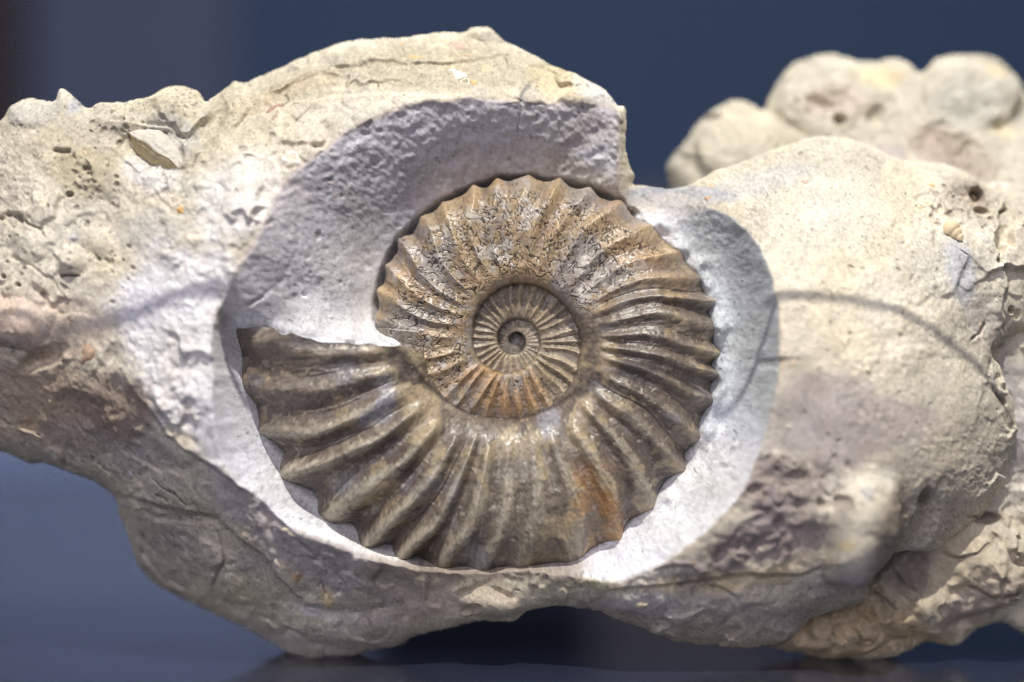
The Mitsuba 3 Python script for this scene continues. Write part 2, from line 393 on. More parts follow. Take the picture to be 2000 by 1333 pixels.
    mixin((0.27, 0.265, 0.29), 0.75 * sstep(0.4, 1.3, vnoise(X / 35 + 77, Y / 35 + 33, 35) + 0.4 * streak))
    mixin((0.29, 0.155, 0.055), 0.9 * np.exp(-((TH - 118 + 3 * mid + 2 * mottle) / 5.5) ** 2) * sstep(0.3, 0.6, q))
    mixin((0.33, 0.29, 0.215), 0.6 * np.exp(-((TH - 92 + 5 * big) / 16.0) ** 2) * sstep(0.15, 0.4, q) * (0.6 + 0.4 * streak))
    ch = 1 - body
    tan = np.zeros_like(col); tan[:] = (0.37, 0.28, 0.17)
    tan += (np.array((0.385, 0.255, 0.135)) - tan) * (0.7 * sstep(0.0, 1.0, mid))[..., None]
    tan += (np.array((0.26, 0.235, 0.215)) - tan) * (0.85 * sstep(-0.3, 0.7, vnoise(X / 45 + 3, Y / 45 + 8, 36) + 0.5 * mottle + 0.3 * fine))[..., None]
    tan += (np.array((0.54, 0.50, 0.44)) - tan) * (0.7 * sstep(0.2, 0.8, vnoise(X / 24 + 43, Y / 24 + 18, 37) + 0.7 * cell + 0.4 * mottle - 0.55) * sut_zone)[..., None]
    tan += (np.array((0.25, 0.19, 0.19)) - tan) * (0.6 * sstep(0.75, 0.97, q) * sstep(-0.2, 0.8, big))[..., None]
    tan += (np.array((0.36, 0.295, 0.20)) - tan) * (0.75 * sstep(455, 500, TH))[..., None]
    tan += (np.array((0.44, 0.26, 0.12)) - tan) * (0.6 * sstep(385, 400, TH) * (1 - sstep(455, 500, TH)) * sstep(-0.6, 0.8, mid + 0.5 * fine))[..., None]
    tan += (np.array((0.20, 0.175, 0.155)) - tan) * (0.7 * sstep(960, 1120, TH))[..., None]
    tan *= (1 - 0.35 * sstep(0.5, 1.0, 1 - f) * sstep(395, 420, TH))[..., None]      # darker in the furrows of the small whorls
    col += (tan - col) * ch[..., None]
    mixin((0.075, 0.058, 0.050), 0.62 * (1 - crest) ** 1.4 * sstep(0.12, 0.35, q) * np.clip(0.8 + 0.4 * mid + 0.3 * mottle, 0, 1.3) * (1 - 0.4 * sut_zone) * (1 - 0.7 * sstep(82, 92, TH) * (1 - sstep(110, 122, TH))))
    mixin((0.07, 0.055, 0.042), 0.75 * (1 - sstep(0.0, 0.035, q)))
    mixin((0.03, 0.023, 0.019), 0.95 * suture)
    mixin((0.05, 0.04, 0.035), 0.6 * pits * (1 - body))
    scr = sstep(1.5, 1.9, vnoise(TH * 0.9, q * 60, 38)) * body
    mixin((0.5, 0.45, 0.38), 0.5 * scr)
    lines = vnoise(TH * 3.2, q * 2.2, 45) * body * sstep(0.2, 0.5, q)                      # growth lines and flaked patches of shell
    flake = sstep(0.55, 0.75, vnoise(X / 11 + 64, Y / 11 + 31, 46) + 0.5 * vnoise(X / 4 + 10, Y / 4 + 77, 47)) * body
    mixin((0.30, 0.26, 0.20), 0.45 * flake); mixin((0.10, 0.08, 0.07), 0.5 * sstep(1.0, 1.5, vnoise(X / 5 + 7, Y / 5 + 99, 48)) * body)
    col *= (1 + 0.10 * lines)[..., None]
    w = w + 0.9 * flake * sstep(.1, .3, q) + 0.35 * lines
    col *= (1 + 0.2 * fine + 0.1 * mottle + 0.07 * n2)[..., None]
    return U, V, w, col, x, q, p


# ---------------------------------------------------------------- the rock: front sheet with the carved hollow
C1 = [(-110, 300, -10), (0, 260, 60), (130, 260, 80), (300, 240, 90), (500, 210, 70), (700, 130, 40), (900, 100, 20), (1080, 160, 40), (1200, 240, 40),
      (-110, 450, 40), (0, 450, 100), (150, 420, 140), (300, 400, 165), (450, 330, 165), (560, 290, 155), (700, 215, 110), (850, 175, 90), (1000, 180, 80), (1200, 330, 20),
      (100, 560, 165), (250, 520, 172), (400, 480, 210), (430, 590, 220), (520, 400, 190), (-110, 620, 80), (0, 640, 130), (100, 640, 155), (250, 640, 182), (400, 650, 222),
      (0, 750, 80), (100, 760, 100), (200, 780, 145), (300, 780, 190), (400, 800, 215), (0, 850, 20), (100, 870, 20), (200, 880, 60), (300, 900, 115), (450, 930, 190), (-110, 800, 0),
      (230, 1000, -30), (300, 1050, -20), (400, 1050, 60), (500, 1020, 150), (600, 1060, 170), (700, 1090, 165), (800, 1130, 115), (350, 1130, -60), (450, 1150, 0), (600, 1150, 80),
      (600, 1250, -20), (500, 1200, -30), (750, 1200, 40), (900, 1170, 62), (1000, 1180, 66), (1000, 1135, 70), (1100, 1150, 100), (1200, 1150, 165), (1300, 1120, 200),
      (1300, 1220, 120), (1450, 1240, 90), (1400, 1060, 235), (1480, 950, 250), (1520, 850, 250), (1525, 700, 235), (1520, 575, 200), (1485, 480, 150), (1400, 410, 85), (1300, 390, 15),
      (1250, 400, -5), (1600, 350, 50), (1500, 340, 40), (1700, 330, 5), (1700, 450, 120), (1600, 480, 150), (1700, 585, 193), (1850, 645, 150), (1960, 740, 85), (1850, 400, 30), (1950, 400, -20),
      (1900, 520, 90), (2000, 550, 25), (2110, 500, -40), (1960, 650, 55), (1700, 750, 238), (1850, 800, 195), (1940, 850, 110), (1700, 900, 245), (1850, 950, 155), (1600, 900, 255),
      (1600, 1050, 225), (1700, 1080, 180), (1600, 1150, 150), (1550, 1220, 80), (1820, 1050, 85), (2110, 640, -60)]
F = Field(-150, 2150, 30, 1320, 2.0, C1, 1)
F.wob, F.wob2, F.wob3 = F.noise(30, seed=1), F.noise(18, seed=2), F.noise(18, seed=3)
F.rag, F.rag2 = F.fbm(60, 3, 5), F.noise(7, seed=6)
F.col = np.zeros(F.shape + (3,)); F.col[:] = CREAM
OUT1 = [(-130, 300), (-60, 240), (0, 235), (20, 205), (60, 192), (108, 200), (122, 178), (132, 180), (150, 195), (180, 216), (200, 204), (280, 190), (310, 178), (350, 168), (385, 180), (402, 198), (440, 172), (455, 158),
        (480, 160), (530, 135), (600, 105), (680, 80), (770, 75), (850, 68), (905, 65), (918, 56), (935, 52), (960, 58), (985, 80), (1040, 105), (1080, 130), (1130, 150), (1180, 175), (1205, 208), (1220, 218),
        (1219, 300), (1224, 320), (1238, 345), (1236, 362), (1255, 366), (1300, 370), (1350, 358), (1400, 335), (1480, 305), (1560, 275), (1630, 265), (1700, 285), (1760, 312), (1830, 318), (1885, 335), (1950, 365),
        (2140, 430), (2140, 640), (1995, 650), (1950, 690), (1965, 740), (1985, 800), (1985, 880), (1955, 970), (1900, 1030), (1830, 1075), (1745, 1085), (1705, 1120), (1690, 1180), (1600, 1205), (1530, 1255),
        (1460, 1270), (1350, 1262), (1280, 1240), (1200, 1210), (1150, 1190), (1080, 1185), (1030, 1192), (1003, 1212), (940, 1212), (850, 1235), (760, 1265), (680, 1285), (610, 1292), (560, 1280), (500, 1245),
        (400, 1195), (330, 1165), (285, 1130), (255, 1070), (235, 1020), (210, 960), (150, 930), (90, 905), (50, 905), (0, 880), (-130, 850)]
d1 = F.inside(F.poly(OUT1, -70, True)) + 2.5 * F.noise(34, seed=8) + 1.2 * F.noise(11, seed=9)

HOL = [(432, 590), (455, 540), (490, 480), (530, 410), (560, 350), (620, 300), (700, 250), (780, 215), (860, 197), (950, 191), (1020, 202), (1100, 203), (1170, 207), (1206, 222), (1208, 300), (1205, 360), (1222, 408), (1262, 412),
       (1370, 404), (1440, 430), (1487, 490), (1513, 570), (1522, 650), (1518, 760), (1497, 850), (1457, 950), (1400, 1020), (1310, 1090), (1200, 1135), (1092, 1117), (1000, 1110), (920, 1114), (845, 1112), (765, 1098),
       (700, 1082), (640, 1058), (560, 1025), (510, 982), (455, 930), (428, 860), (416, 750), (418, 650)]
dh = F.inside(F.poly(HOL, 0, True)) + 2.0 * F.noise(26, seed=10) + 1.0 * F.noise(9, seed=11)

# the shell's outline on the sheet
TH0 = np.linspace(-5, 352, 715)
shell_poly = np.stack([CX - r_out(TH0) * np.cos(np.radians(TH0)), CY + r_out(TH0) * np.sin(np.radians(TH0))], 1)
APER = [(815, 690), (760, 678), (700, 666), (600, 650), (540, 639), (468, 628)]
da = -F.inside(np.concatenate([shell_poly, F.poly(APER, -50)]))                                             # > 0 outside the shell
FLOOR = [(1000, 330, -30), (850, 380, -25), (740, 540, -25), (722, 640, -25), (660, 560, 15), (600, 560, 45), (560, 560, 75), (500, 590, 130), (1150, 350, -25), (1210, 400, -15), (1290, 440, 15), (1400, 560, 25), (1420, 700, 30),
         (1380, 860, 30), (1300, 980, 30), (1200, 1070, 40), (1090, 1125, 60), (950, 1120, 35), (800, 1105, 40), (650, 1030, 40), (560, 920, 45), (490, 800, 60), (460, 680, 115), (620, 640, 70), (760, 680, 50), (1000, 700, -40)]
fl = F.surface(FLOOR, 5)
base0 = F.w.copy()
rough = F.fbm(180, 4, 40)
# large uneven relief of the crust
F.w += 7 * rough
thi = np.clip(dh / np.maximum(dh + np.maximum(da, 0), 1), 0, 1)
prof = 1 - (1 - thi) ** (1.3 + 1.3 * sstep(1250, 1400, F.U) * (1 - sstep(760, 950, F.V)))
hol_w = base0 * (1 - prof) + fl * prof - 60 * sstep(0, 26, -da)
ang = np.degrees(np.arctan2(F.V - CY, -(F.U - CX))) % 360
# matrix still clinging to the edge of the shell on the right
cling = sstep(112, 128, ang) * (1 - sstep(222, 232, ang))
hol_w += cling * np.exp(-(da / 22.0) ** 2) * np.maximum(24 + 18 * F.noise(24, seed=16) + 8 * F.noise(9, seed=17), 0)
# narrow open gap round the upper left of the shell
gap = sstep(222, 232, ang) * (1 - sstep(351, 356, ang)) * (1 - sstep(5, 9, da + 1.5 * F.noise(14, seed=12)))
hol_w -= 70 * gap
ap = np.array([(835, 696)] + APER, float); apu, apv = unproject(ap[:, 0], ap[:, 1], 110.0)
o = np.argsort(apu); line_v = np.interp(F.U, apu[o], apv[o])
below = F.V - line_v                                                   # the filled mouth of the shell: a small bank of matrix up to the broken edge
bank_h = np.interp(F.U, [440, 475, 560, 700, 790, 830], [0, 85, 118, 100, 62, 30]) + 2.5 * F.noise(22, seed=13)
bank = np.where(below < 0, np.exp(-np.abs(below / 24.0) ** 1.4), 1 - sstep(20, 60, below))
bank *= sstep(440, 470, F.U) * (1 - sstep(815, 850, F.U)) * (below > -120) * (below < 80)
hol_w = hol_w + np.maximum(bank_h - hol_w, 0) * bank * (1 + 0.10 * F.noise(9, seed=14) + 0.06 * F.noise(20, seed=15))
edge_in = sstep(-3, 5, dh)
F.w = F.w * (1 - edge_in) + hol_w * edge_in
F.w = ndimage.gaussian_filter(F.w, 1.6)
hollow = sstep(-2, 3, dh)

# --- crust relief
F.facet_amount = np.zeros(F.shape)
fa = F.facets(70, 5, 0.22); fb = F.facets(26, 6, 0.25)
zone = np.clip(0.35 + 0.5 * F.fbm(220, 2, 50), 0, 1) * (1 - hollow)
right_smooth = sstep(1350, 1480, F.U) * (1 - sstep(1880, 1960, F.U)) * (1 - sstep(880, 960, F.V))
zone *= 1 - 0.8 * right_smooth
left_rough = (1 - sstep(380, 460, F.U)) * sstep(560, 700, F.V)
F.w += (fa * 0.9 + 0.6 * fb) * zone + 0.25 * fb * left_rough * (1 - hollow)
frac = np.zeros(F.shape)
for e in ((1530, 950, 90, 70, 0), (1500, 1030, 120, 60, -35), (350, 800, 40, 70, -30)):
    win, q = F.ellipse(*e, grow=1.6)
    frac[win] = np.maximum(frac[win], 1 - sstep(0.6, 1.3, q + 0.2 * F.rag[win]))
frac *= 1 - hollow
F.w += frac * (0.9 * F.facets(24, 8, 0.36) + 2.4 * F.noise(30, 11, 60, -25) + 1.6 * F.noise(13, 8, 62, -25))

B = F.bump
knob_l = F.knob(38, 630, 64, 54, 10, 40, 26.0)
knob_r = F.knob(1680, 1036, 76, 120, 14, 78, 14.0)
knob_b = F.knob(962, 1178, 72, 34, 8, 34)
for b in ((1705, 975, 66, 60, 0, 12), (1795, 1040, 34, 95, 18, -42), (140, 508, 34, 32, 0, 30), (60, 470, 60, 40, 10, 18), (935, 62, 30, 20, 0, 18), (350, 205, 60, 40, 10, 22), (245, 225, 60, 25, 0, 10), (60, 225, 60, 30, 0, 14), (1130, 175, 70, 40, 20, 14), (1212, 229, 12, 16, 0, 14),
          (1880, 352, 80, 36, 15, 24), (1630, 290, 120, 40, 0, 10), (760, 1010 + 90, 40, 20, 10, 8), (350, 880, 70, 40, 30, 16), (1590, 1010, 40, 30, 0, 12), (1480, 1180, 120, 40, 0, 14), (700, 1230, 110, 40, -8, 16),
          (430, 1120, 60, 70, 0, 20), (470, 440, 50, 70, 20, 12), (200, 340, 60, 40, 20, 12), (1900, 470, 60, 60, 0, 10), (1240, 1180, 60, 30, 0, 10), (190, 470, 50, 30, 30, 10)):
    B(*b)
for b in ((300, 298, 82, 40, 31, -24), (272, 300, 46, 14, 42, -22), (346, 282, 10, 40, -20, -14), (415, 240, 26, 60, 20, -34), (136, 381, 8, 6, -20, -22), (8, 541, 7, 7, 0, -25), (36, 557, 6, 6, 0, -20), (1912, 382, 26, 24, 0, -75), (1918, 412, 22, 10, 10, -30), (1962, 412, 17, 6, -25, -34), (1978, 606, 11, 9, 0, -30), (1990, 615, 10, 12, 0, -16), (1806, 975, 17, 26, 12, -60), (1838, 945, 8, 16, 20, -14),
          (1645, 978, 12, 10, 0, -24), (1603, 985, 10, 13, 0, -18), (1520, 710, 40, 14, -15, -10), (1960, 690, 26, 22, 20, -22), (1800, 405, 12, 5, 10, -12), (1838, 408, 5, 8, 0, -12), (920, 1190, 22, 10, -20, -20), (985, 1160, 30, 8, 25, -16),
          (575, 965, 30, 10, 30, -8), (150, 800, 60, 40, 10, -18), (230, 770, 30, 50, 10, -18), (55, 830, 18, 12, 10, -12), (85, 700, 60, 22, -25, -26), (1130, 345, 4, 3, 0, -9), (1085, 331, 8, 4, 0, -8), (660, 377, 3, 6, 20, -4), (580, 572, 5, 5, 0, -10),
          (745, 400, 14, 8, 0, -5), (765, 430, 10, 6, 0, -5), (700, 510, 10, 8, 0, -3), (1490, 1010, 30, 16, -30, -12), (1560, 930, 26, 14, 10, -12), (1475, 960, 20, 14, 0, -12), (215, 700, 20, 40, 30, -14)):
    B(*b)
F.ledge([(440, 250), (500, 225), (560, 203), (640, 190), (760, 183), (880, 188), (1000, 196)], 16, 5, 60)
F.ledge([(560, 165), (640, 135), (740, 120), (850, 125), (920, 118), (1000, 100)], -14, 6, 50)
F.ledge([(205, 230), (270, 240), (330, 250), (385, 300), (370, 345)], 16, 4, 60)
F.ledge([(470, 905), (560, 960), (640, 1000), (700, 1065)], 10, 4, 40)
F.ledge([(270, 770), (330, 850), (440, 930), (520, 985), (620, 1090)], -22, 6, 70)
F.ledge([(210, 960), (300, 985), (420, 1010), (520, 1090), (590, 1180), (660, 1190)], -24, 7, 70)
F.ledge([(1210, 1150), (1330, 1140), (1450, 1120), (1560, 1125), (1620, 1100)], -18, 6, 50)
F.ledge([(1955, 560), (1890, 500), (1870, 560), (1890, 640), (1950, 690)], 8, 4, 40)
F.ledge([(280, 1010), (270, 1080), (320, 1140), (430, 1180)], 12, 5, 40)
F.ledge([(240, 960), (300, 1020), (420, 1020), (440, 1090), (400, 1170)], 8, 4, 40)

DK = (0.16, 0.13, 0.11)
# --- colours of the crust
P = F.paint
for e in ((180, 250, 230, 70, 0, OLIVE, .45), (620, 150, 260, 50, -15, OLIVE, .6), (900, 130, 190, 55, 3, OLIVE, .75), (520, 190, 120, 25, -20, (0.44, 0.37, 0.24), .5), (800, 205, 220, 22, -6, PALE, .6), (420, 240, 40, 70, 20, OLIVE, .7),
          (1100, 165, 60, 30, 20, YELLOW, .45), (1180, 180, 50, 40, 30, CHALK, .5), (170, 330, 70, 50, 0, (0.36, 0.31, 0.19), .6), (60, 220, 60, 25, 0, BLUE, .3), (145, 205, 18, 30, 20, BLUE, .6), (240, 205, 60, 15, 0, OLIVE, .6),
          (330, 275, 45, 40, 0, BLUE, .35), (120, 470, 100, 60, 0, PALE, .5), (300, 345, 60, 30, 20, CHALK, .5), (460, 400, 65, 80, 25, CHALK, .5), (390, 370, 40, 30, 0, (0.5, 0.5, 0.46), .4), (300, 450, 80, 40, -20, BLUE, .35), (340, 560, 115, 85, -15, CHALK, .85),
          (340, 700, 95, 120, 0, CHALK, .8), (410, 760, 50, 160, -10, CHALK, .85), (440, 880, 50, 80, -30, CHALK, .7), (100, 650, 110, 60, 0, (0.53, 0.43, 0.33), .6), (40, 620, 60, 50, 0, (0.56, 0.44, 0.36), .7), (100, 790, 170, 90, 10, BROWN, .85), (230, 800, 70, 80, 0, (0.27, 0.21, 0.165), .7),
          (190, 870, 120, 40, 15, LILAC, .5), (330, 1070, 110, 100, 20, (0.35, 0.32, 0.285), .7), (300, 870, 70, 50, 40, LILAC, .5), (420, 960, 80, 60, 40, (0.44, 0.42, 0.32), .6), (370, 950, 45, 30, 20, CREAM, .6), (520, 1020, 110, 40, 35, LILAC, .7),
          (640, 1080, 190, 60, 22, LILAC, .85), (680, 1120, 80, 40, 0, (0.47, 0.43, 0.41), .6), (520, 1130, 90, 40, 45, BLUE, .5), (560, 1180, 120, 50, 25, (0.47, 0.44, 0.33), .6), (660, 1200, 70, 18, 8, CHALK, .5), (640, 1170, 12, 22, -10, YELLOW, .8),
          (780, 1180, 130, 45, -5, (0.36, 0.30, 0.265), .7), (620, 1260, 160, 40, -5, (0.40, 0.37, 0.34), .6), (870, 1130, 160, 30, 0, (0.36, 0.31, 0.25), .6), (1060, 1150, 120, 28, 0, OLIVE, .6), (1180, 1160, 60, 25, 5, (0.44, 0.40, 0.25), .8), (960, 1180, 70, 30, 0, (0.43, 0.37, 0.29), .7),
          (1700, 480, 260, 220, 0, PALE, .75), (1640, 300, 200, 50, 0, (0.47, 0.44, 0.35), .6), (1680, 650, 170, 120, 0, (0.68, 0.62, 0.48), .7), (1500, 350, 100, 30, -15, BLUE, .4), (1320, 385, 100, 26, 0, (0.33, 0.35, 0.40), .8), (1270, 375, 40, 14, 0, (0.24, 0.26, 0.32), .6),
          (1900, 380, 70, 50, 20, (0.46, 0.40, 0.32), .6), (1912, 385, 45, 35, 0, BROWN, .6), (1882, 545, 30, 72, -10, (0.40, 0.41, 0.44), .75), (1920, 620, 45, 60, -20, (0.46, 0.42, 0.37), .7), (1960, 560, 60, 60, 0, PALE, .4),
          (1600, 790, 120, 70, 5, LILAC, .7), (1740, 830, 110, 48, -8, (0.41, 0.365, 0.34), .8), (1590, 850, 110, 60, 0, (0.42, 0.37, 0.35), .7), (1540, 710, 45, 16, -15, DARK, .45), (1650, 900, 130, 26, -5, (0.57, 0.50, 0.40), .6), (1530, 950, 95, 70, 0, (0.29, 0.245, 0.225), .85),
          (1460, 1050, 120, 55, -38, (0.25, 0.21, 0.205), .85), (1560, 1050, 70, 50, 0, (0.30, 0.25, 0.24), .8), (1300, 1120, 110, 22, -18, (0.42, 0.38, 0.35), .6), (1400, 1140, 180, 22, -8, YELLOW, .55), (1600, 1100, 50, 24, 0, YELLOW, .4), (1640, 990, 40, 60, 10, PALE, .5), (1736, 1030, 34, 92, 18, (0.25, 0.205, 0.165), .85), (1808, 976, 16, 24, 12, DARK, .8), (1645, 978, 13, 11, 0, DARK, .7), (1690, 940, 60, 25, -10, PALE, .6),
          (1380, 1210, 230, 50, 4, (0.42, 0.385, 0.35), .8), (1250, 1180, 60, 26, 5, BLUE, .5), (1620, 1130, 70, 50, 0, (0.42, 0.40, 0.37), .6), (1640, 1060, 16, 10, 0, YELLOW, .8), (1860, 900, 110, 110, 0, (0.53, 0.47, 0.36), .6), (1800, 1030, 110, 40, -25, (0.45, 0.39, 0.30), .6)):
    P(*e)
for e in ((1600, 800, 105, 80, 5, (0.40, 0.355, 0.32)), (1745, 832, 112, 50, -8, (0.39, 0.34, 0.30)), (1570, 760, 60, 40, 30, (0.42, 0.375, 0.345)), (1470, 1045, 120, 50, -38, (0.25, 0.21, 0.205)), (250, 800, 50, 80, 10, (0.26, 0.205, 0.165))):
    P(*e, alpha=.6, soft=.16, rag=.42)
F.col += (np.array(DARK) * 1.4 - F.col) * (0.55 * frac * np.clip(F.noise(16, 7, 61, -25) * 0.6, 0, 1))[..., None]
# the hollow: pale tool-worked limestone; shade of the upper and right walls put into the colour, lower scoop whiter
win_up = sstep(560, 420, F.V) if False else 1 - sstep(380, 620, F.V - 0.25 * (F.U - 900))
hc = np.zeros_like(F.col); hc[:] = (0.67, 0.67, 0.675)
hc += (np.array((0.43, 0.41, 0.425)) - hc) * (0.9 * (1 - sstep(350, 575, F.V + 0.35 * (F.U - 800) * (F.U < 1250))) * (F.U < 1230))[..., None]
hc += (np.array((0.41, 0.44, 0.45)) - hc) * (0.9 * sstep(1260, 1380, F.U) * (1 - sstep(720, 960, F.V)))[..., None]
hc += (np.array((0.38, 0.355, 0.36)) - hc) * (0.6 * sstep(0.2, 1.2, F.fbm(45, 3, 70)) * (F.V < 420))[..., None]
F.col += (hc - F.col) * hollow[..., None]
P(1300, 400, 70, 28, 5, (0.52, 0.48, 0.43), .6); P(1150, 345, 70, 30, 25, (0.40, 0.35, 0.28), .6); P(545, 470, 26, 90, 15, (0.48, 0.45, 0.46), .5)
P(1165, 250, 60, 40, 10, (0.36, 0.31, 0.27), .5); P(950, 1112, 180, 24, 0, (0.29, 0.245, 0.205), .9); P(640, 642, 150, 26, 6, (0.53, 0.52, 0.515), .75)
# rim of the hollow worn browner
rimline = np.exp(-(dh / 7.0) ** 2) * (F.V < 640) * (F.U < 1230)
F.col += (np.array((0.36, 0.31, 0.28)) - F.col) * (0.5 * rimline)[..., None]

# cracks, tool marks
K = F.crack
K([(1076, 132), (1045, 155), (1024, 180), (1016, 205)], 4.5, 9, (0.25, 0.25, 0.26)); K([(1016, 205), (1012, 228), (1013, 262)], 1.8, 4, (0.34, 0.30, 0.28))
K([(632, 135), (630, 172), (605, 212), (560, 250), (510, 285), (490, 300)], 1.6, 5, (0.3, 0.26, 0.18))
K([(488, 290), (512, 276), (535, 262)], 2.4, 8, DK)
K([(572, 420), (576, 460), (566, 500), (540, 545), (500, 580), (455, 606)], 3.5, 6, (0.36, 0.31, 0.27))
K([(50, 430), (80, 448), (95, 470)], 2.5, 9, DK); K([(20, 500), (60, 520), (100, 545), (122, 580), (130, 610)], 3, 10, (0.3, 0.25, 0.18))
K([(116, 539), (140, 541), (158, 537)], 3.0, 16, DK)
K([(640, 340), (650, 380)], 2, 0.5, (0.5, 0.3, 0.2)); K([(985, 110), (992, 125)], 2, 6, DK)
K([(1920, 1012), (1890, 1010)], 4, 10, DK); K([(1940, 700), (1930, 735), (1950, 770), (1975, 800)], 5, 20, DK); K([(1925, 630), (1915, 655), (1895, 668)], 3, 10, DK)
K([(300, 940), (340, 965), (365, 985)], 2.4, 9, DK); K([(270, 1040), (300, 1075), (330, 1100)], 2.5, 8, DK); K([(190, 905), (212, 922)], 2.5, 9, DK); K([(305, 968), (318, 972), (330, 982)], 3, 10, DK)
K([(555, 180), (560, 195), (548, 210)], 2, 5, DK); K([(1395, 670), (1398, 690), (1390, 705)], 2.2, 2, (0.35, 0.24, 0.2)); K([(1400, 640), (1392, 655)], 1.6, 2, (0.3, 0.22, 0.2))
K([(545, 215), (530, 235)], 4, 4, (0.3, 0.2, 0.17)); K([(1700, 300), (1712, 310)], 3, 6, DK); K([(1560, 300), (1570, 296)], 2.5, 6, DK)
K([(620, 1150), (632, 1140), (638, 1165)], 2.5, 9, DK); K([(420, 1030), (440, 1090), (415, 1150)], 3.0, 7, (0.25, 0.22, 0.2))
K([(102, 291), (118, 297), (138, 298)], 5, 15, DK); K([(150, 322), (166, 330), (180, 331)], 4.5, 14, DK); K([(168, 338), (180, 345)], 4, 14, DK); K([(-5, 432), (15, 419), (34, 424), (48, 436)], 6, 16, DK); K([(150, 372), (180, 368), (205, 380)], 4, 9, DK)
_q = np.random.default_rng(11)
for cx_, cy_, sx_, sy_, n_ in ((175, 350, 35, 28, 34), (215, 245, 25, 25, 20), (210, 500, 25, 25, 22), (60, 480, 60, 60, 16), (1890, 395, 45, 30, 22), (1950, 420, 40, 25, 14), (270, 265, 30, 14, 12), (905, 400, 25, 20, 0), (1560, 940, 60, 40, 20)):
    for k in range(n_):
        a_, b_, r_ = _q.normal(cx_, sx_), _q.normal(cy_, sy_), _q.uniform(2, 5.5)
        B(a_, b_, r_ * _q.uniform(1, 2), r_, _q.uniform(0, 180), -1.5 * r_); P(a_, b_, r_ * 1.3, r_, 0, DK, .4)
# scattered small pits and grains
rng = np.random.default_rng(7)
for k in range(420):
    px, py = rng.uniform(-50, 2050), rng.uniform(60, 1280)
    r = rng.uniform(1.8, 4.5) * (1.6 if rng.random() < .15 else 1)
    h = rng.choice([-1, 1], p=[.7, .3]) * r * rng.uniform(.6, 1.4)
    iu, iv = int((px - F.u[0]) / 2), int((py - F.v[0]) / 2)
    if hollow[min(iv, F.shape[0] - 1), iu] > .5 and rng.random() < .7:
        continue
    B(px, py, r * rng.uniform(1, 2.2), r, rng.uniform(0, 180), h)
    if h < 0:
        P(px, py, r * 1.3, r, 0, DK, .35)
    elif rng.random() < .5:
        P(px, py, r * 1.5, r * 1.3, 0, [(0.70, 0.64, 0.55), (0.55, 0.37, 0.2), (0.45, 0.45, 0.47)][rng.integers(3)], .6)

# fine grain
g1, g2, g3 = F.noise(14, seed=81), F.noise(6, seed=82), F.noise(3, seed=83)
grain = 0.7 + 0.5 * np.clip(F.fbm(120, 2, 84), -1, 1)
wall = hollow * (1 - sstep(300, 480, F.V)) * (F.U < 1230)
F.w += (1.4 * g1 + 1.0 * g2 + 0.6 * g3) * grain * (1 - 0.55 * hollow) + wall * (2.2 * F.noise(34, 15, 85, -20) + 1.7 * F.noise(16, 8, 86, -25) + 1.2 * g2) + hollow * (1.2 * F.noise(40, 22, 185, -20) + 0.9 * F.noise(14, 8, 186, -25) + 0.5 * g2 + 0.25 * g3)
F.w += left_rough * (1 - hollow) * (1.0 * F.noise(20, 9, 87, 60) + 0.9 * F.noise(9, 5, 88, 60))
F.col *= (1 + 0.08 * F.fbm(30, 3, 90) + 0.06 * F.noise(5, seed=183) + 0.16 * F.noise(2.6, seed=184))[..., None]
speck = sstep(1.05, 1.6, F.noise(3.4, seed=187) + 0.4 * F.noise(25, seed=188))
F.col *= (1 - 0.45 * speck)[..., None]
F.col *= np.array([1, 1, 1]) + 0.035 * F.fbm(80, 3, 95)[..., None] * np.array([0.3, 0, -1.0])

# rounding towards the outline
RR = np.full(F.shape, 80.0)
for (px, py, r, val) in ((1222, 290, 90, 14), (1240, 370, 60, 30), (900, 60, 200, 55), (140, 190, 60, 40), (1600, 1230, 150, 90), (600, 1280, 200, 100), (1000, 1200, 90, 50)):
    u, v = (float(x[0]) for x in F.at(px, py)); g = np.exp(-(((F.U - u) ** 2 + (F.V - v) ** 2) / r ** 2)); RR = RR * (1 - g) + val * g
RR = ndimage.gaussian_filter(RR, 6)


def round_edge(Fi, d, R, soft=0):
    e = np.clip(d / R, 0, 1)
    Fi.w_edge = ndimage.gaussian_filter(Fi.w, 12) - R
    drop = R * (1 - np.sqrt(np.clip(1 - (1 - e) ** 2, 0, 1)))
    if soft:
        m = sstep(15, 70, d); drop = drop * (1 - m) + ndimage.gaussian_filter(drop, soft) * m
    k = 1 - sstep(0, 10, d)
    Fi.w = Fi.w - drop
    Fi.w = Fi.w * (1 - k) + np.minimum(Fi.w, Fi.w_edge + R * np.sqrt(np.clip(1 - (1 - e) ** 2, 0, 1))) * k


round_edge(F, d1, RR)

scene['stone'] = {'type': 'twosided', 'bsdf': {'type': 'principled', 'base_color': {'type': 'mesh_attribute', 'name': 'vertex_color'}, 'roughness': 0.82, 'specular': 0.25}}
scene['shell'] = {'type': 'twosided', 'bsdf': {'type': 'principled', 'base_color': {'type': 'mesh_attribute', 'name': 'vertex_color'}, 'roughness': 0.38, 'specular': 0.5, 'clearcoat': 0.12, 'clearcoat_gloss': 0.6}}


def cell(m):
    return m[:-1, :-1]


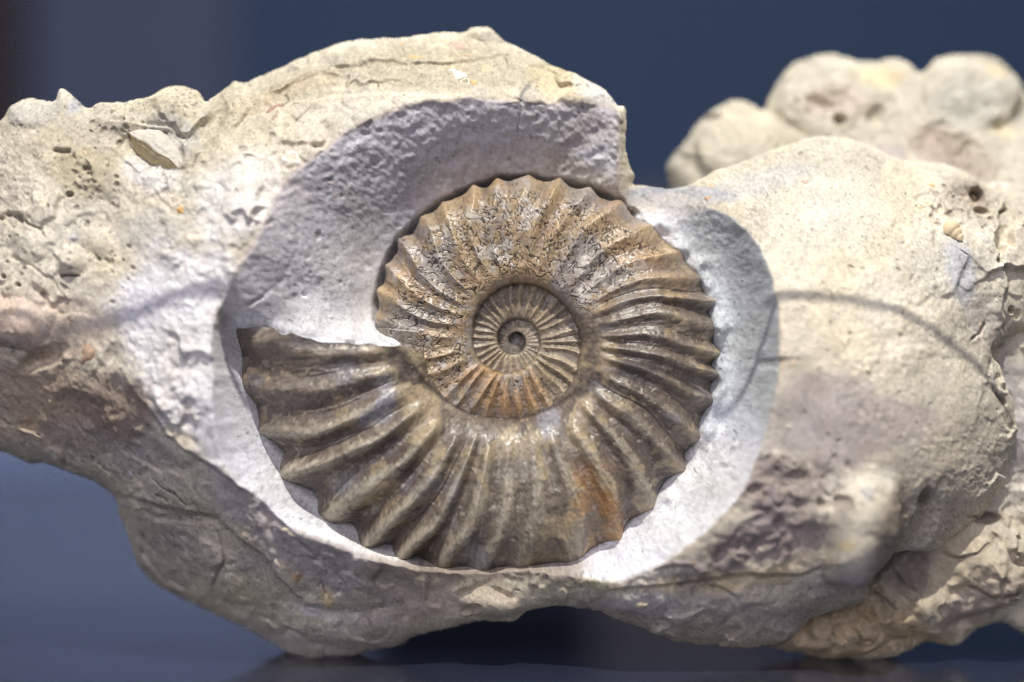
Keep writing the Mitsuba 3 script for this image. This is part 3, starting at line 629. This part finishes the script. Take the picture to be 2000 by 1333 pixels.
def build_sheet(Fi, d, thick, parts, rest):
    front, f, ok, rear = finish_sheet(Fi, d, thick, None)
    n = normals_of(front, f)
    c = Fi.col.reshape(-1, 3)
    lab = np.full(Fi.shape, -1)
    for k, (_, m) in enumerate(parts):
        lab[m] = k
    fl_ = lab.ravel()[f[:, 0]]
    for k, (key, m) in enumerate(parts):
        if (fl_ == k).any():
            emit(key, front, f[fl_ == k], n, c, 'stone')
    # rear: coarse, from every 4th row and column inside, joined to the fine rim by the same vertices
    fr = f[:, ::-1]
    import trimesh
    keep = d > -1.0 * Fi.step
    deep = d > 5 * Fi.step
    sub = np.zeros(Fi.shape, bool)
    allr = np.concatenate([f[fl_ == -1], fr[(d.ravel()[f] < 6 * Fi.step).any(1)] + len(front)])
    st = 4
    i = np.arange(Fi.shape[0] * Fi.shape[1]).reshape(Fi.shape)[::st, ::st]
    dd = d[::st, ::st]
    okc = (dd[:-1, :-1] > 2) & (dd[1:, :-1] > 2) & (dd[:-1, 1:] > 2) & (dd[1:, 1:] > 2)
    a, b, cc, e = i[:-1, :-1][okc], i[:-1, 1:][okc], i[1:, 1:][okc], i[1:, :-1][okc]
    allr = np.concatenate([allr, np.concatenate([np.stack([a, b, cc], 1), np.stack([a, cc, e], 1)]) + len(front)])
    v2 = np.concatenate([front, rear])
    nr = normals_of(rear, np.concatenate([fr]))
    emit(rest, v2, allr, np.concatenate([n, nr]), np.concatenate([c, c]), 'stone')


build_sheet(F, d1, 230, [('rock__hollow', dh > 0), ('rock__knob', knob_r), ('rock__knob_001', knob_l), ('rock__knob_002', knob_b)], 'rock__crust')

# ---------------------------------------------------------------- the knobbly rear lobe of the same rock
C2 = [(1310, 340, -286), (1400, 270, -272), (1450, 240, -258), (1540, 220, -258), (1620, 180, -258), (1760, 190, -258), (1880, 180, -258), (2000, 230, -272), (2110, 260, -292), (1450, 350, -224), (1600, 300, -204), (1750, 300, -177), (1900, 300, -156), (2000, 330, -150),
      (2110, 420, -177), (2000, 480, -88), (1900, 480, -88), (1500, 500, -170), (1600, 800, -150), (1800, 600, -120), (2000, 620, -40), (2110, 700, -80), (2000, 740, -20), (1985, 900, -10), (2110, 900, -60), (1980, 1000, 0), (1900, 1080, 10), (1800, 1120, 0), (2000, 1100, 0), (2110, 1100, -40),
      (1750, 1180, -10), (1650, 1210, -20), (1560, 1240, -40), (1500, 1150, -60), (1850, 1200, -30), (1950, 1180, -40), (2110, 1210, -80), (1650, 1280, -50), (1400, 700, -250), (1450, 1000, -120), (1350, 420, -258)]
G = Field(1290, 2170, 60, 1330, 2.6, C2, 2)
G.wob, G.wob2, G.wob3 = G.noise(30, seed=1), G.noise(18, seed=2), G.noise(18, seed=3)
G.rag, G.rag2 = G.fbm(60, 3, 5), G.noise(7, seed=6)
G.col = np.zeros(G.shape + (3,)); G.col[:] = (0.50, 0.465, 0.375)
OUT2 = [(1305, 358), (1306, 315), (1345, 268), (1388, 218), (1440, 196), (1492, 216), (1512, 172), (1545, 130), (1620, 108), (1690, 122), (1760, 121), (1792, 146), (1830, 116), (1900, 108), (1960, 126), (1993, 170), (2010, 190), (2150, 240), (2150, 1245),
        (2000, 1236), (1950, 1212), (1903, 1226), (1862, 1258), (1800, 1256), (1720, 1286), (1650, 1293), (1580, 1280), (1520, 1262), (1470, 1220), (1430, 1000), (1370, 700), (1330, 420)]
d2 = G.inside(G.poly(OUT2, -60, True)) + 3.0 * G.noise(34, seed=8) + 1.5 * G.noise(12, seed=9)
G.w += 9 * G.fbm(150, 3, 40) + 0.7 * G.facets(60, 9, 0.22)
lumps = [G.knob(*k) for k in ((1430, 290, 70, 60, -30, 10, 60.0), (1640, 205, 110, 80, 10, 12, 60.0), (1890, 190, 105, 70, 5, 12, 60.0), (1650, 1225, 95, 66, 5, 45, 16.0), (1560, 1235, 60, 42, 10, 40, 14.0), (1800, 1170, 110, 70, -20, 48, 26.0), (1940, 1110, 110, 80, 0, 48, 26.0))]
for b in ((1640, 235, 14, 14, 0, -50), (1600, 205, 30, 14, 20, -22), (1712, 230, 20, 26, 30, -26), (1625, 170, 40, 22, 0, 12), (1860, 290, 90, 50, 15, -30), (1960, 250, 30, 24, 0, -10), (1925, 1012, 34, 10, 5, -40), (1790, 1120, 24, 40, 10, -34), (1700, 1110, 60, 20, -20, -30), (1980, 1080, 12, 5, 20, -18), (1985, 1050, 12, 5, 30, -16),
          (1690, 1250, 10, 5, 0, -14), (1770, 1225, 14, 6, -40, -14), (1700, 1190, 8, 5, 0, -12), (1960, 800, 30, 40, 20, -24), (1980, 900, 20, 40, 10, -20), (1550, 150, 40, 20, 0, 8)):
    G.bump(*b)
for e in ((1640, 190, 150, 80, 0, (0.56, 0.53, 0.43), .6), (1720, 150, 60, 26, 0, YELLOW, .6), (1940, 140, 30, 18, 0, YELLOW, .7), (1890, 200, 80, 60, 0, (0.5, 0.5, 0.44), .5), (1850, 295, 90, 46, 18, (0.34, 0.285, 0.235), .9), (1740, 300, 40, 22, 0, (0.42, 0.37, 0.36), .7), (1930, 300, 50, 30, 20, OLIVE, .5), (1965, 255, 30, 20, 0, YELLOW, .4),
          (1430, 250, 100, 60, -30, (0.52, 0.48, 0.37), .6), (1640, 200, 60, 40, 0, (0.52, 0.42, 0.35), .4), (1560, 260, 60, 30, 0, OLIVE, .5), (1800, 1120, 240, 120, 0, (0.40, 0.345, 0.25), .8), (1650, 1240, 160, 70, 0, (0.40, 0.31, 0.19), .8), (1760, 1110, 60, 50, 0, (0.24, 0.205, 0.19), .8), (1900, 1170, 100, 40, -20, (0.35, 0.30, 0.27), .7), (1950, 1130, 80, 40, -10, (0.42, 0.36, 0.28), .7),
          (1980, 960, 60, 120, 0, (0.44, 0.41, 0.36), .7), (1970, 800, 60, 90, 0, (0.38, 0.36, 0.36), .7), (1925, 1012, 36, 12, 0, DARK, .7), (2000, 1050, 60, 50, 0, (0.50, 0.44, 0.33), .6)):
    G.paint(*e)
low = sstep(880, 960, G.V)
G.w += low * (1.5 * G.facets(30, 12, 0.32) + 3.0 * G.noise(20, seed=76) + 2.0 * G.noise(10, seed=75))
G.crack([(1880, 1140), (1930, 1165), (1990, 1150)], 4, 12, DK); G.crack([(1700, 1150), (1740, 1190), (1730, 1230)], 4, 12, DK); G.crack([(1850, 1090), (1900, 1075), (1950, 1040)], 3, 9, DK)
G.crack([(1690, 330), (1740, 320), (1800, 345)], 4, 10, DK)
G.crack([(1740, 1095), (1760, 1130), (1790, 1150)], 3, 10, DK)
G.crack([(1610, 1010), (1560, 1200), (1520, 1250)], 5, 12, DK)
G.crack([(1640, 1215), (1610, 1250), (1600, 1285)], 4, 12, DK)
for k in range(260):
    px, py = rng.uniform(1320, 2050), rng.uniform(120, 1280)
    r = rng.uniform(1.8, 5); h = rng.choice([-1, 1], p=[.75, .25]) * r * rng.uniform(.7, 1.6)
    G.bump(px, py, r * rng.uniform(1, 2.4), r, rng.uniform(0, 180), h)
    if h < 0:
        G.paint(px, py, r * 1.4, r, 0, DK, .4)
G.w += 8 * G.noise(95, seed=77) + 6.5 * G.noise(48, seed=80) + 2.4 * G.noise(24, seed=79) + 1.7 * G.noise(13, seed=81) + 1.0 * G.noise(6, seed=82) + 0.6 * G.noise(3, seed=83)
G.col *= (1 + 0.08 * G.fbm(30, 3, 90) + 0.12 * G.noise(3, seed=91))[..., None]
round_edge(G, d2, np.full(G.shape, 42.0), 10)
build_sheet(G, d2, 200, [(f'rock__lump' + (f'_{k:03d}' if k else ''), m) for k, m in enumerate(lumps)], 'rock__rear_lobe')
labels['rock'] = {'label': 'pale cream limestone block with a scooped hollow, broken knobbly edges and embedded shells', 'category': 'rock'}
labels['rock__hollow'] = {'label': 'whitish carved hollow around the ammonite'}
labels['rock__rear_lobe'] = {'label': 'knobbly rear of the rock at the right'}

# ---------------------------------------------------------------- the ammonite
_p = np.linspace(math.pi * 0.9995, -math.pi * 0.25, 200001)
_n = np.where(np.cos(_p) < 0, 3.8, 2.4)
_x, _y = 1.3 * np.sign(np.cos(_p)) * np.abs(np.cos(_p)) ** (2 / _n), np.sign(np.sin(_p)) * np.abs(np.sin(_p)) ** (2 / _n)
_l = np.concatenate([[0], np.cumsum(np.hypot(np.diff(_x), np.diff(_y)))])
ph = np.interp(np.linspace(0, _l[-1], 250), _l, _p)                     # even steps along the section
th_a = np.arange(-4.0, 402, 0.29)
th_b = np.concatenate([np.arange(392.0, 800, 0.55), np.arange(800.0, 1300, 1.0)])


def sheet(th):
    U, V, w, col, x, q, p = whorl(th, ph)
    nt, npz = U.shape
    i = np.arange(nt * npz).reshape(nt, npz)
    a, b, c, d = i[:-1, :-1].ravel(), i[1:, :-1].ravel(), i[1:, 1:].ravel(), i[:-1, 1:].ravel()
    f = np.concatenate([np.stack([a, b, c], 1), np.stack([a, c, d], 1)])
    v = to_world(U, V, w).reshape(-1, 3)
    n = normals_of(v, f)
    mid = (nt // 2) * npz + npz // 2
    if n[mid, 1] > 0:
        f, n = f[:, ::-1], -n
    return v, f, n, col.reshape(-1, 3), x.ravel(), q.ravel(), p.ravel(), np.repeat(th, npz)


v, f, n, c, x, q, p, t = sheet(th_a)
fx, fq, fp, ft = x[f[:, 0]], q[f[:, 0]], p[f[:, 0]], t[f[:, 0]]
rib = (np.abs(fx) < 0.27) & (fq > 0.13) & (fp > -0.3) & (ft < 362)
ids = np.round(fp).astype(int)
body = ft < 196
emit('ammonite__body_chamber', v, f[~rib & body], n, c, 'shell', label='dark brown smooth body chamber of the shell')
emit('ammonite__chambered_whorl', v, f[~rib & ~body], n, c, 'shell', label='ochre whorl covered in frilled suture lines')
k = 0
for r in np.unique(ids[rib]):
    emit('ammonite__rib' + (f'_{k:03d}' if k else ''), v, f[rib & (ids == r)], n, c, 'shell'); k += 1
v, f, n, c, x, q, p, t = sheet(th_b)
pr, pa = np.linspace(0, 13, 30), np.linspace(0, 2 * np.pi, 73)
PR, PA = np.meshgrid(pr, pa, indexing='ij')
pu, pv = CX - 3 + PR * np.cos(PA), CY - 1 + PR * np.sin(PA)
pw = -22 + 0.02 * PR ** 2 + 1.5 * vnoise(pu / 4, pv / 4, 51)
i = np.arange(PR.size).reshape(PR.shape); a_, b_, c_, d_ = i[:-1, :-1].ravel(), i[1:, :-1].ravel(), i[1:, 1:].ravel(), i[:-1, 1:].ravel()
pvx = to_world(pu, pv, pw).reshape(-1, 3); pf = np.concatenate([np.stack([a_, c_, b_], 1), np.stack([a_, d_, c_], 1)])
pn = normals_of(pvx, pf); pn[pn[:, 1] > 0] *= -1
emit('ammonite__central_pit', pvx, pf, pn, np.full((len(pvx), 3), (0.24, 0.215, 0.20)) * (1 + 0.4 * vnoise(pu / 3, pv / 3, 52).reshape(-1, 1)), 'stone', label='dark stone plug in the centre of the coil')
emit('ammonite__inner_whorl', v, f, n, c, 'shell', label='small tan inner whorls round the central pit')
labels['ammonite'] = {'label': 'large brown coiled ammonite with strong ribs set in the hollow of the rock', 'category': 'ammonite'}

# ---------------------------------------------------------------- small fossils set in the crust
def frame(Fi, px, py):
    u, v = (float(x[0]) for x in Fi.at(px, py))
    iv, iu = int((v - Fi.v[0]) / Fi.step), int((u - Fi.u[0]) / Fi.step)
    h = max(2, int(10 / Fi.step))
    win = Fi.w[iv - h:iv + h + 1, iu - h:iu + h + 1]
    gu = (win[:, -1].mean() - win[:, 0].mean()) / (2 * h * Fi.step); gv = (win[-1].mean() - win[0].mean()) / (2 * h * Fi.step)
    N = np.array([-gu, -gv, 1.0]); N /= np.linalg.norm(N)
    X = np.array([1, 0, gu]); X /= np.linalg.norm(X)
    return np.array([u, v, win.mean()]), X, np.cross(N, X), N


def patch_mesh(fn, na=64, nr=14):
    """A closed little cap: fn(r 0..1, angle) -> local x, y, height arrays."""
    R, A = np.meshgrid(np.linspace(0, 1, nr), np.linspace(0, 2 * np.pi, na, endpoint=False), indexing='ij')
    x, y, z = fn(R, A)
    i = np.arange(R.size).reshape(R.shape); j = np.roll(i, -1, 1)
    f = np.concatenate([np.stack([i[:-1].ravel(), i[1:].ravel(), j[1:].ravel()], 1), np.stack([i[:-1].ravel(), j[1:].ravel(), j[:-1].ravel()], 1)])
    return np.stack([x.ravel(), y.ravel(), z.ravel()], 1), f


def place(key, local, f, fr, rot, col, bsdf='stone', lift=0.0):
    o, X, Y, N = fr
    c, s_ = math.cos(math.radians(rot)), math.sin(math.radians(rot))
    x, y, z = local[:, 0] * c - local[:, 1] * s_, local[:, 0] * s_ + local[:, 1] * c, local[:, 2] + lift
    q = o + x[:, None] * X + y[:, None] * Y + z[:, None] * N
    v = to_world(q[:, 0], q[:, 1], q[:, 2])
    n = normals_of(v, f)
    if n[0, 1] > 0 or n[len(n) // 2, 1] > 0.3:
        f, n = f[:, ::-1], -n
    emit(key, v, f, n, np.broadcast_to(col, (len(v), 3)) * (1 + 0.08 * vnoise(local[:, 0] / 3 + 40, local[:, 1] / 3 + 40, 61))[:, None], bsdf)


frags = [(856, 88, 19, 10, 10, 3, (0.68, 0.60, 0.42), 0), (810, 112, 18, 10, 12, 3, (0.52, 0.40, 0.24), 0), (893, 88, 22, 13, 20, 3, (0.50, 0.39, 0.31), 0), (898, 146, 17, 11, 25, 4, (0.76, 0.72, 0.62), 0), (884, 138, 9, 6, 0, 3, (0.74, 0.70, 0.6), 0), (909, 160, 8, 8, 0, 4, (0.74, 0.70, 0.58), 1), (925, 161, 9, 7, 60, 3, (0.60, 0.46, 0.24), 0),
         (912, 109, 11, 6, 10, 3, (0.50, 0.40, 0.26), 0), (951, 134, 9, 10, 20, 3, (0.62, 0.56, 0.38), 1), (870, 134, 16, 6, -10, 2, (0.60, 0.54, 0.38), 1), (340, 394, 11, 9, 30, 4, (0.76, 0.68, 0.54), 1), (352, 410, 9, 8, 0, 4, (0.62, 0.40, 0.17), 0), (569, 308, 13, 13, 0, 5, (0.76, 0.73, 0.66), 1), (1806, 399, 12, 8, -10, 4, (0.70, 0.63, 0.46), 1),
         (1962, 356, 13, 6, 10, 4, (0.80, 0.76, 0.68), 0), (1985, 358, 12, 7, 10, 4, (0.80, 0.76, 0.68), 0), (1572, 355, 10, 7, -10, 3, (0.58, 0.48, 0.38), 0), (1383, 388, 8, 8, 0, 5, (0.52, 0.38, 0.28), 0), (1822, 362, 9, 6, 0, 3, (0.62, 0.48, 0.26), 0), (640, 1176, 7, 16, -8, 4, (0.62, 0.55, 0.33), 0), (1252, 1180, 13, 9, -10, 5, (0.58, 0.50, 0.36), 0),
         (172, 690, 15, 22, 20, 7, (0.44, 0.31, 0.22), 0), (577, 1038, 22, 7, 15, 4, (0.60, 0.54, 0.42), 0), (1912, 384, 8, 9, 0, 10, (0.50, 0.38, 0.27), 0), (530, 212, 8, 20, 30, 4, (0.36, 0.24, 0.19), 0), (330, 1, 1, 1, 0, 0, CREAM, 0)]
for k, (px, py, rx, ry, rot, h, col, ring) in enumerate(frags[:-1]):
    fr = frame(F, px, py)
    jit = 1 + 0.16 * np.sin(np.arange(64) / 64 * 2 * np.pi * 3 + k) + 0.1 * np.sin(np.arange(64) / 64 * 2 * np.pi * 5 + 2 * k)
    if ring:
        fn = lambda R, A: (rx * (0.55 + 0.75 * R) * np.cos(A) * jit, ry * (0.55 + 0.75 * R) * np.sin(A) * jit, h * (1.2 * np.sin(np.pi * np.clip(R, 0, 1)) - 0.6))
    else:
        fn = lambda R, A: (rx * 1.15 * R * np.cos(A) * jit, ry * 1.15 * R * np.sin(A) * jit, h * (1.0 - 1.9 * R ** 2.6))
    local, f = patch_mesh(fn, 64, 12)
    place('rock__shell_fragment' + (f'_{k:03d}' if k else ''), local, f, fr, rot, col)

# bivalve: a keeled lens of two valves lying in its mould
fr = frame(F, 303, 296)
def valve(sign):
    a, t = np.meshgrid(np.linspace(0, 1, 60), np.linspace(0, 1, 24), indexing='ij')
    half = np.sin(np.pi * a ** 0.85) ** 0.8
    x = (a - 0.5) * 142
    wid = (34 if sign < 0 else 30) * half
    y = sign * wid * t - 4 * half + 1.5 * np.sin(x / 9.0)
    z = 1.3 * vnoise(x / 9 + 40, y / 9 + 40, 71) + 0.8 * vnoise(x / 3 + 40, y / 3 + 40, 72) + 20 * half * (1 - t ** (2.6 if sign < 0 else 1.5)) - 9 * t + 0.7 * np.sin(t * 22) * half
    i = np.arange(a.size).reshape(a.shape)
    f = np.concatenate([np.stack([i[:-1, :-1].ravel(), i[1:, :-1].ravel(), i[1:, 1:].ravel()], 1), np.stack([i[:-1, :-1].ravel(), i[1:, 1:].ravel(), i[:-1, 1:].ravel()], 1)])
    return np.stack([x.ravel(), y.ravel(), z.ravel()], 1), f
l1, f1 = valve(-1); l2, f2 = valve(1)
place('bivalve_shell__upper_valve', l1, f1, fr, 31, (0.52, 0.49, 0.42), lift=9); place('bivalve_shell__lower_valve', l2, f2, fr, 31, (0.40, 0.34, 0.21), lift=9)
labels['bivalve_shell'] = {'label': 'grey keeled bivalve shell lying in a dark cleft at the upper left of the rock', 'category': 'shell'}

# snail: three swelling whorls with deep sutures
fr = frame(F, 1862, 455)
t, A = np.meshgrid(np.linspace(0, 1, 70), np.linspace(0, 2 * np.pi, 49), indexing='ij')
prof = np.interp(t, [0, .04, .12, .28, .42, .50, .53, .57, .66, .74, .77, .80, .87, .92, .94, 1], [0, 7, 13, 18.5, 18, 15.5, 12.3, 13, 13.2, 11, 8.2, 8.8, 8, 5.4, 4.2, 0.5])
prof = prof * (1 + 0.0 * A)
tt = t + A / (2 * np.pi) * 0.10
prof = np.interp(np.clip(tt, 0, 1), t[:, 0], prof[:, 0])
local = np.stack([(-24 + 52 * t).ravel(), (prof * np.cos(A)).ravel(), (prof * np.sin(A) + 3).ravel()], 1)
i = np.arange(t.size).reshape(t.shape)
f = np.concatenate([np.stack([i[:-1, :-1].ravel(), i[1:, :-1].ravel(), i[1:, 1:].ravel()], 1), np.stack([i[:-1, :-1].ravel(), i[1:, 1:].ravel(), i[:-1, 1:].ravel()], 1)])
o, X, Y, N = fr
c_, s_ = math.cos(math.radians(62)), math.sin(math.radians(62))
q3 = o + (local[:, 0] * c_ - local[:, 1] * s_)[:, None] * X + (local[:, 0] * s_ + local[:, 1] * c_)[:, None] * Y + local[:, 2:] * N
v = to_world(q3[:, 0], q3[:, 1], q3[:, 2]); n = normals_of(v, f); ctr = v.mean(0)
n = n if ((v - ctr) * n).sum() > 0 else -n
emit('snail_shell', v, f, n, np.array((0.66, 0.55, 0.36)) * (1 - 0.25 * (np.abs(prof - 12.5) < 0.6).reshape(-1, 1)), 'stone')
labels['snail_shell'] = {'label': 'tiny cream spiral snail shell stuck in the smooth right face of the rock', 'category': 'shell'}

# small ribbed white clam beside it
fr = frame(F, 1917, 466)
local, f = patch_mesh(lambda R, A: (23 * R * np.cos(A), 13 * R * np.sin(A) * (1 + 0.3 * np.cos(A)), 9 * (1 - 1.5 * R ** 2) + 0.9 * np.sin(A * 14) * R), 112, 16)
place('clam_shell', local, f, fr, 42, (0.74, 0.69, 0.60))
labels['clam_shell'] = {'label': 'small white ribbed clam shell half buried right of the tiny snail', 'category': 'shell'}

# rail of the display case, above the frame: throws the thin line of shadow across rock and shell
RP = np.array([0.0, -200 * S, ZC + (666.5 - 585) * S])
RQ = RP + (KEYPOS - RP) * 0.13
scene['case_rail'] = {'type': 'cylinder', 'p0': [-0.6, float(RQ[1]), float(RQ[2])], 'p1': [0.6, float(RQ[1]), float(RQ[2])], 'radius': 0.0019, 'bsdf': {'type': 'ref', 'id': 'black_metal'}}
labels['case_rail'] = {'label': 'thin dark rail of the display case above the rock', 'category': 'rail'}
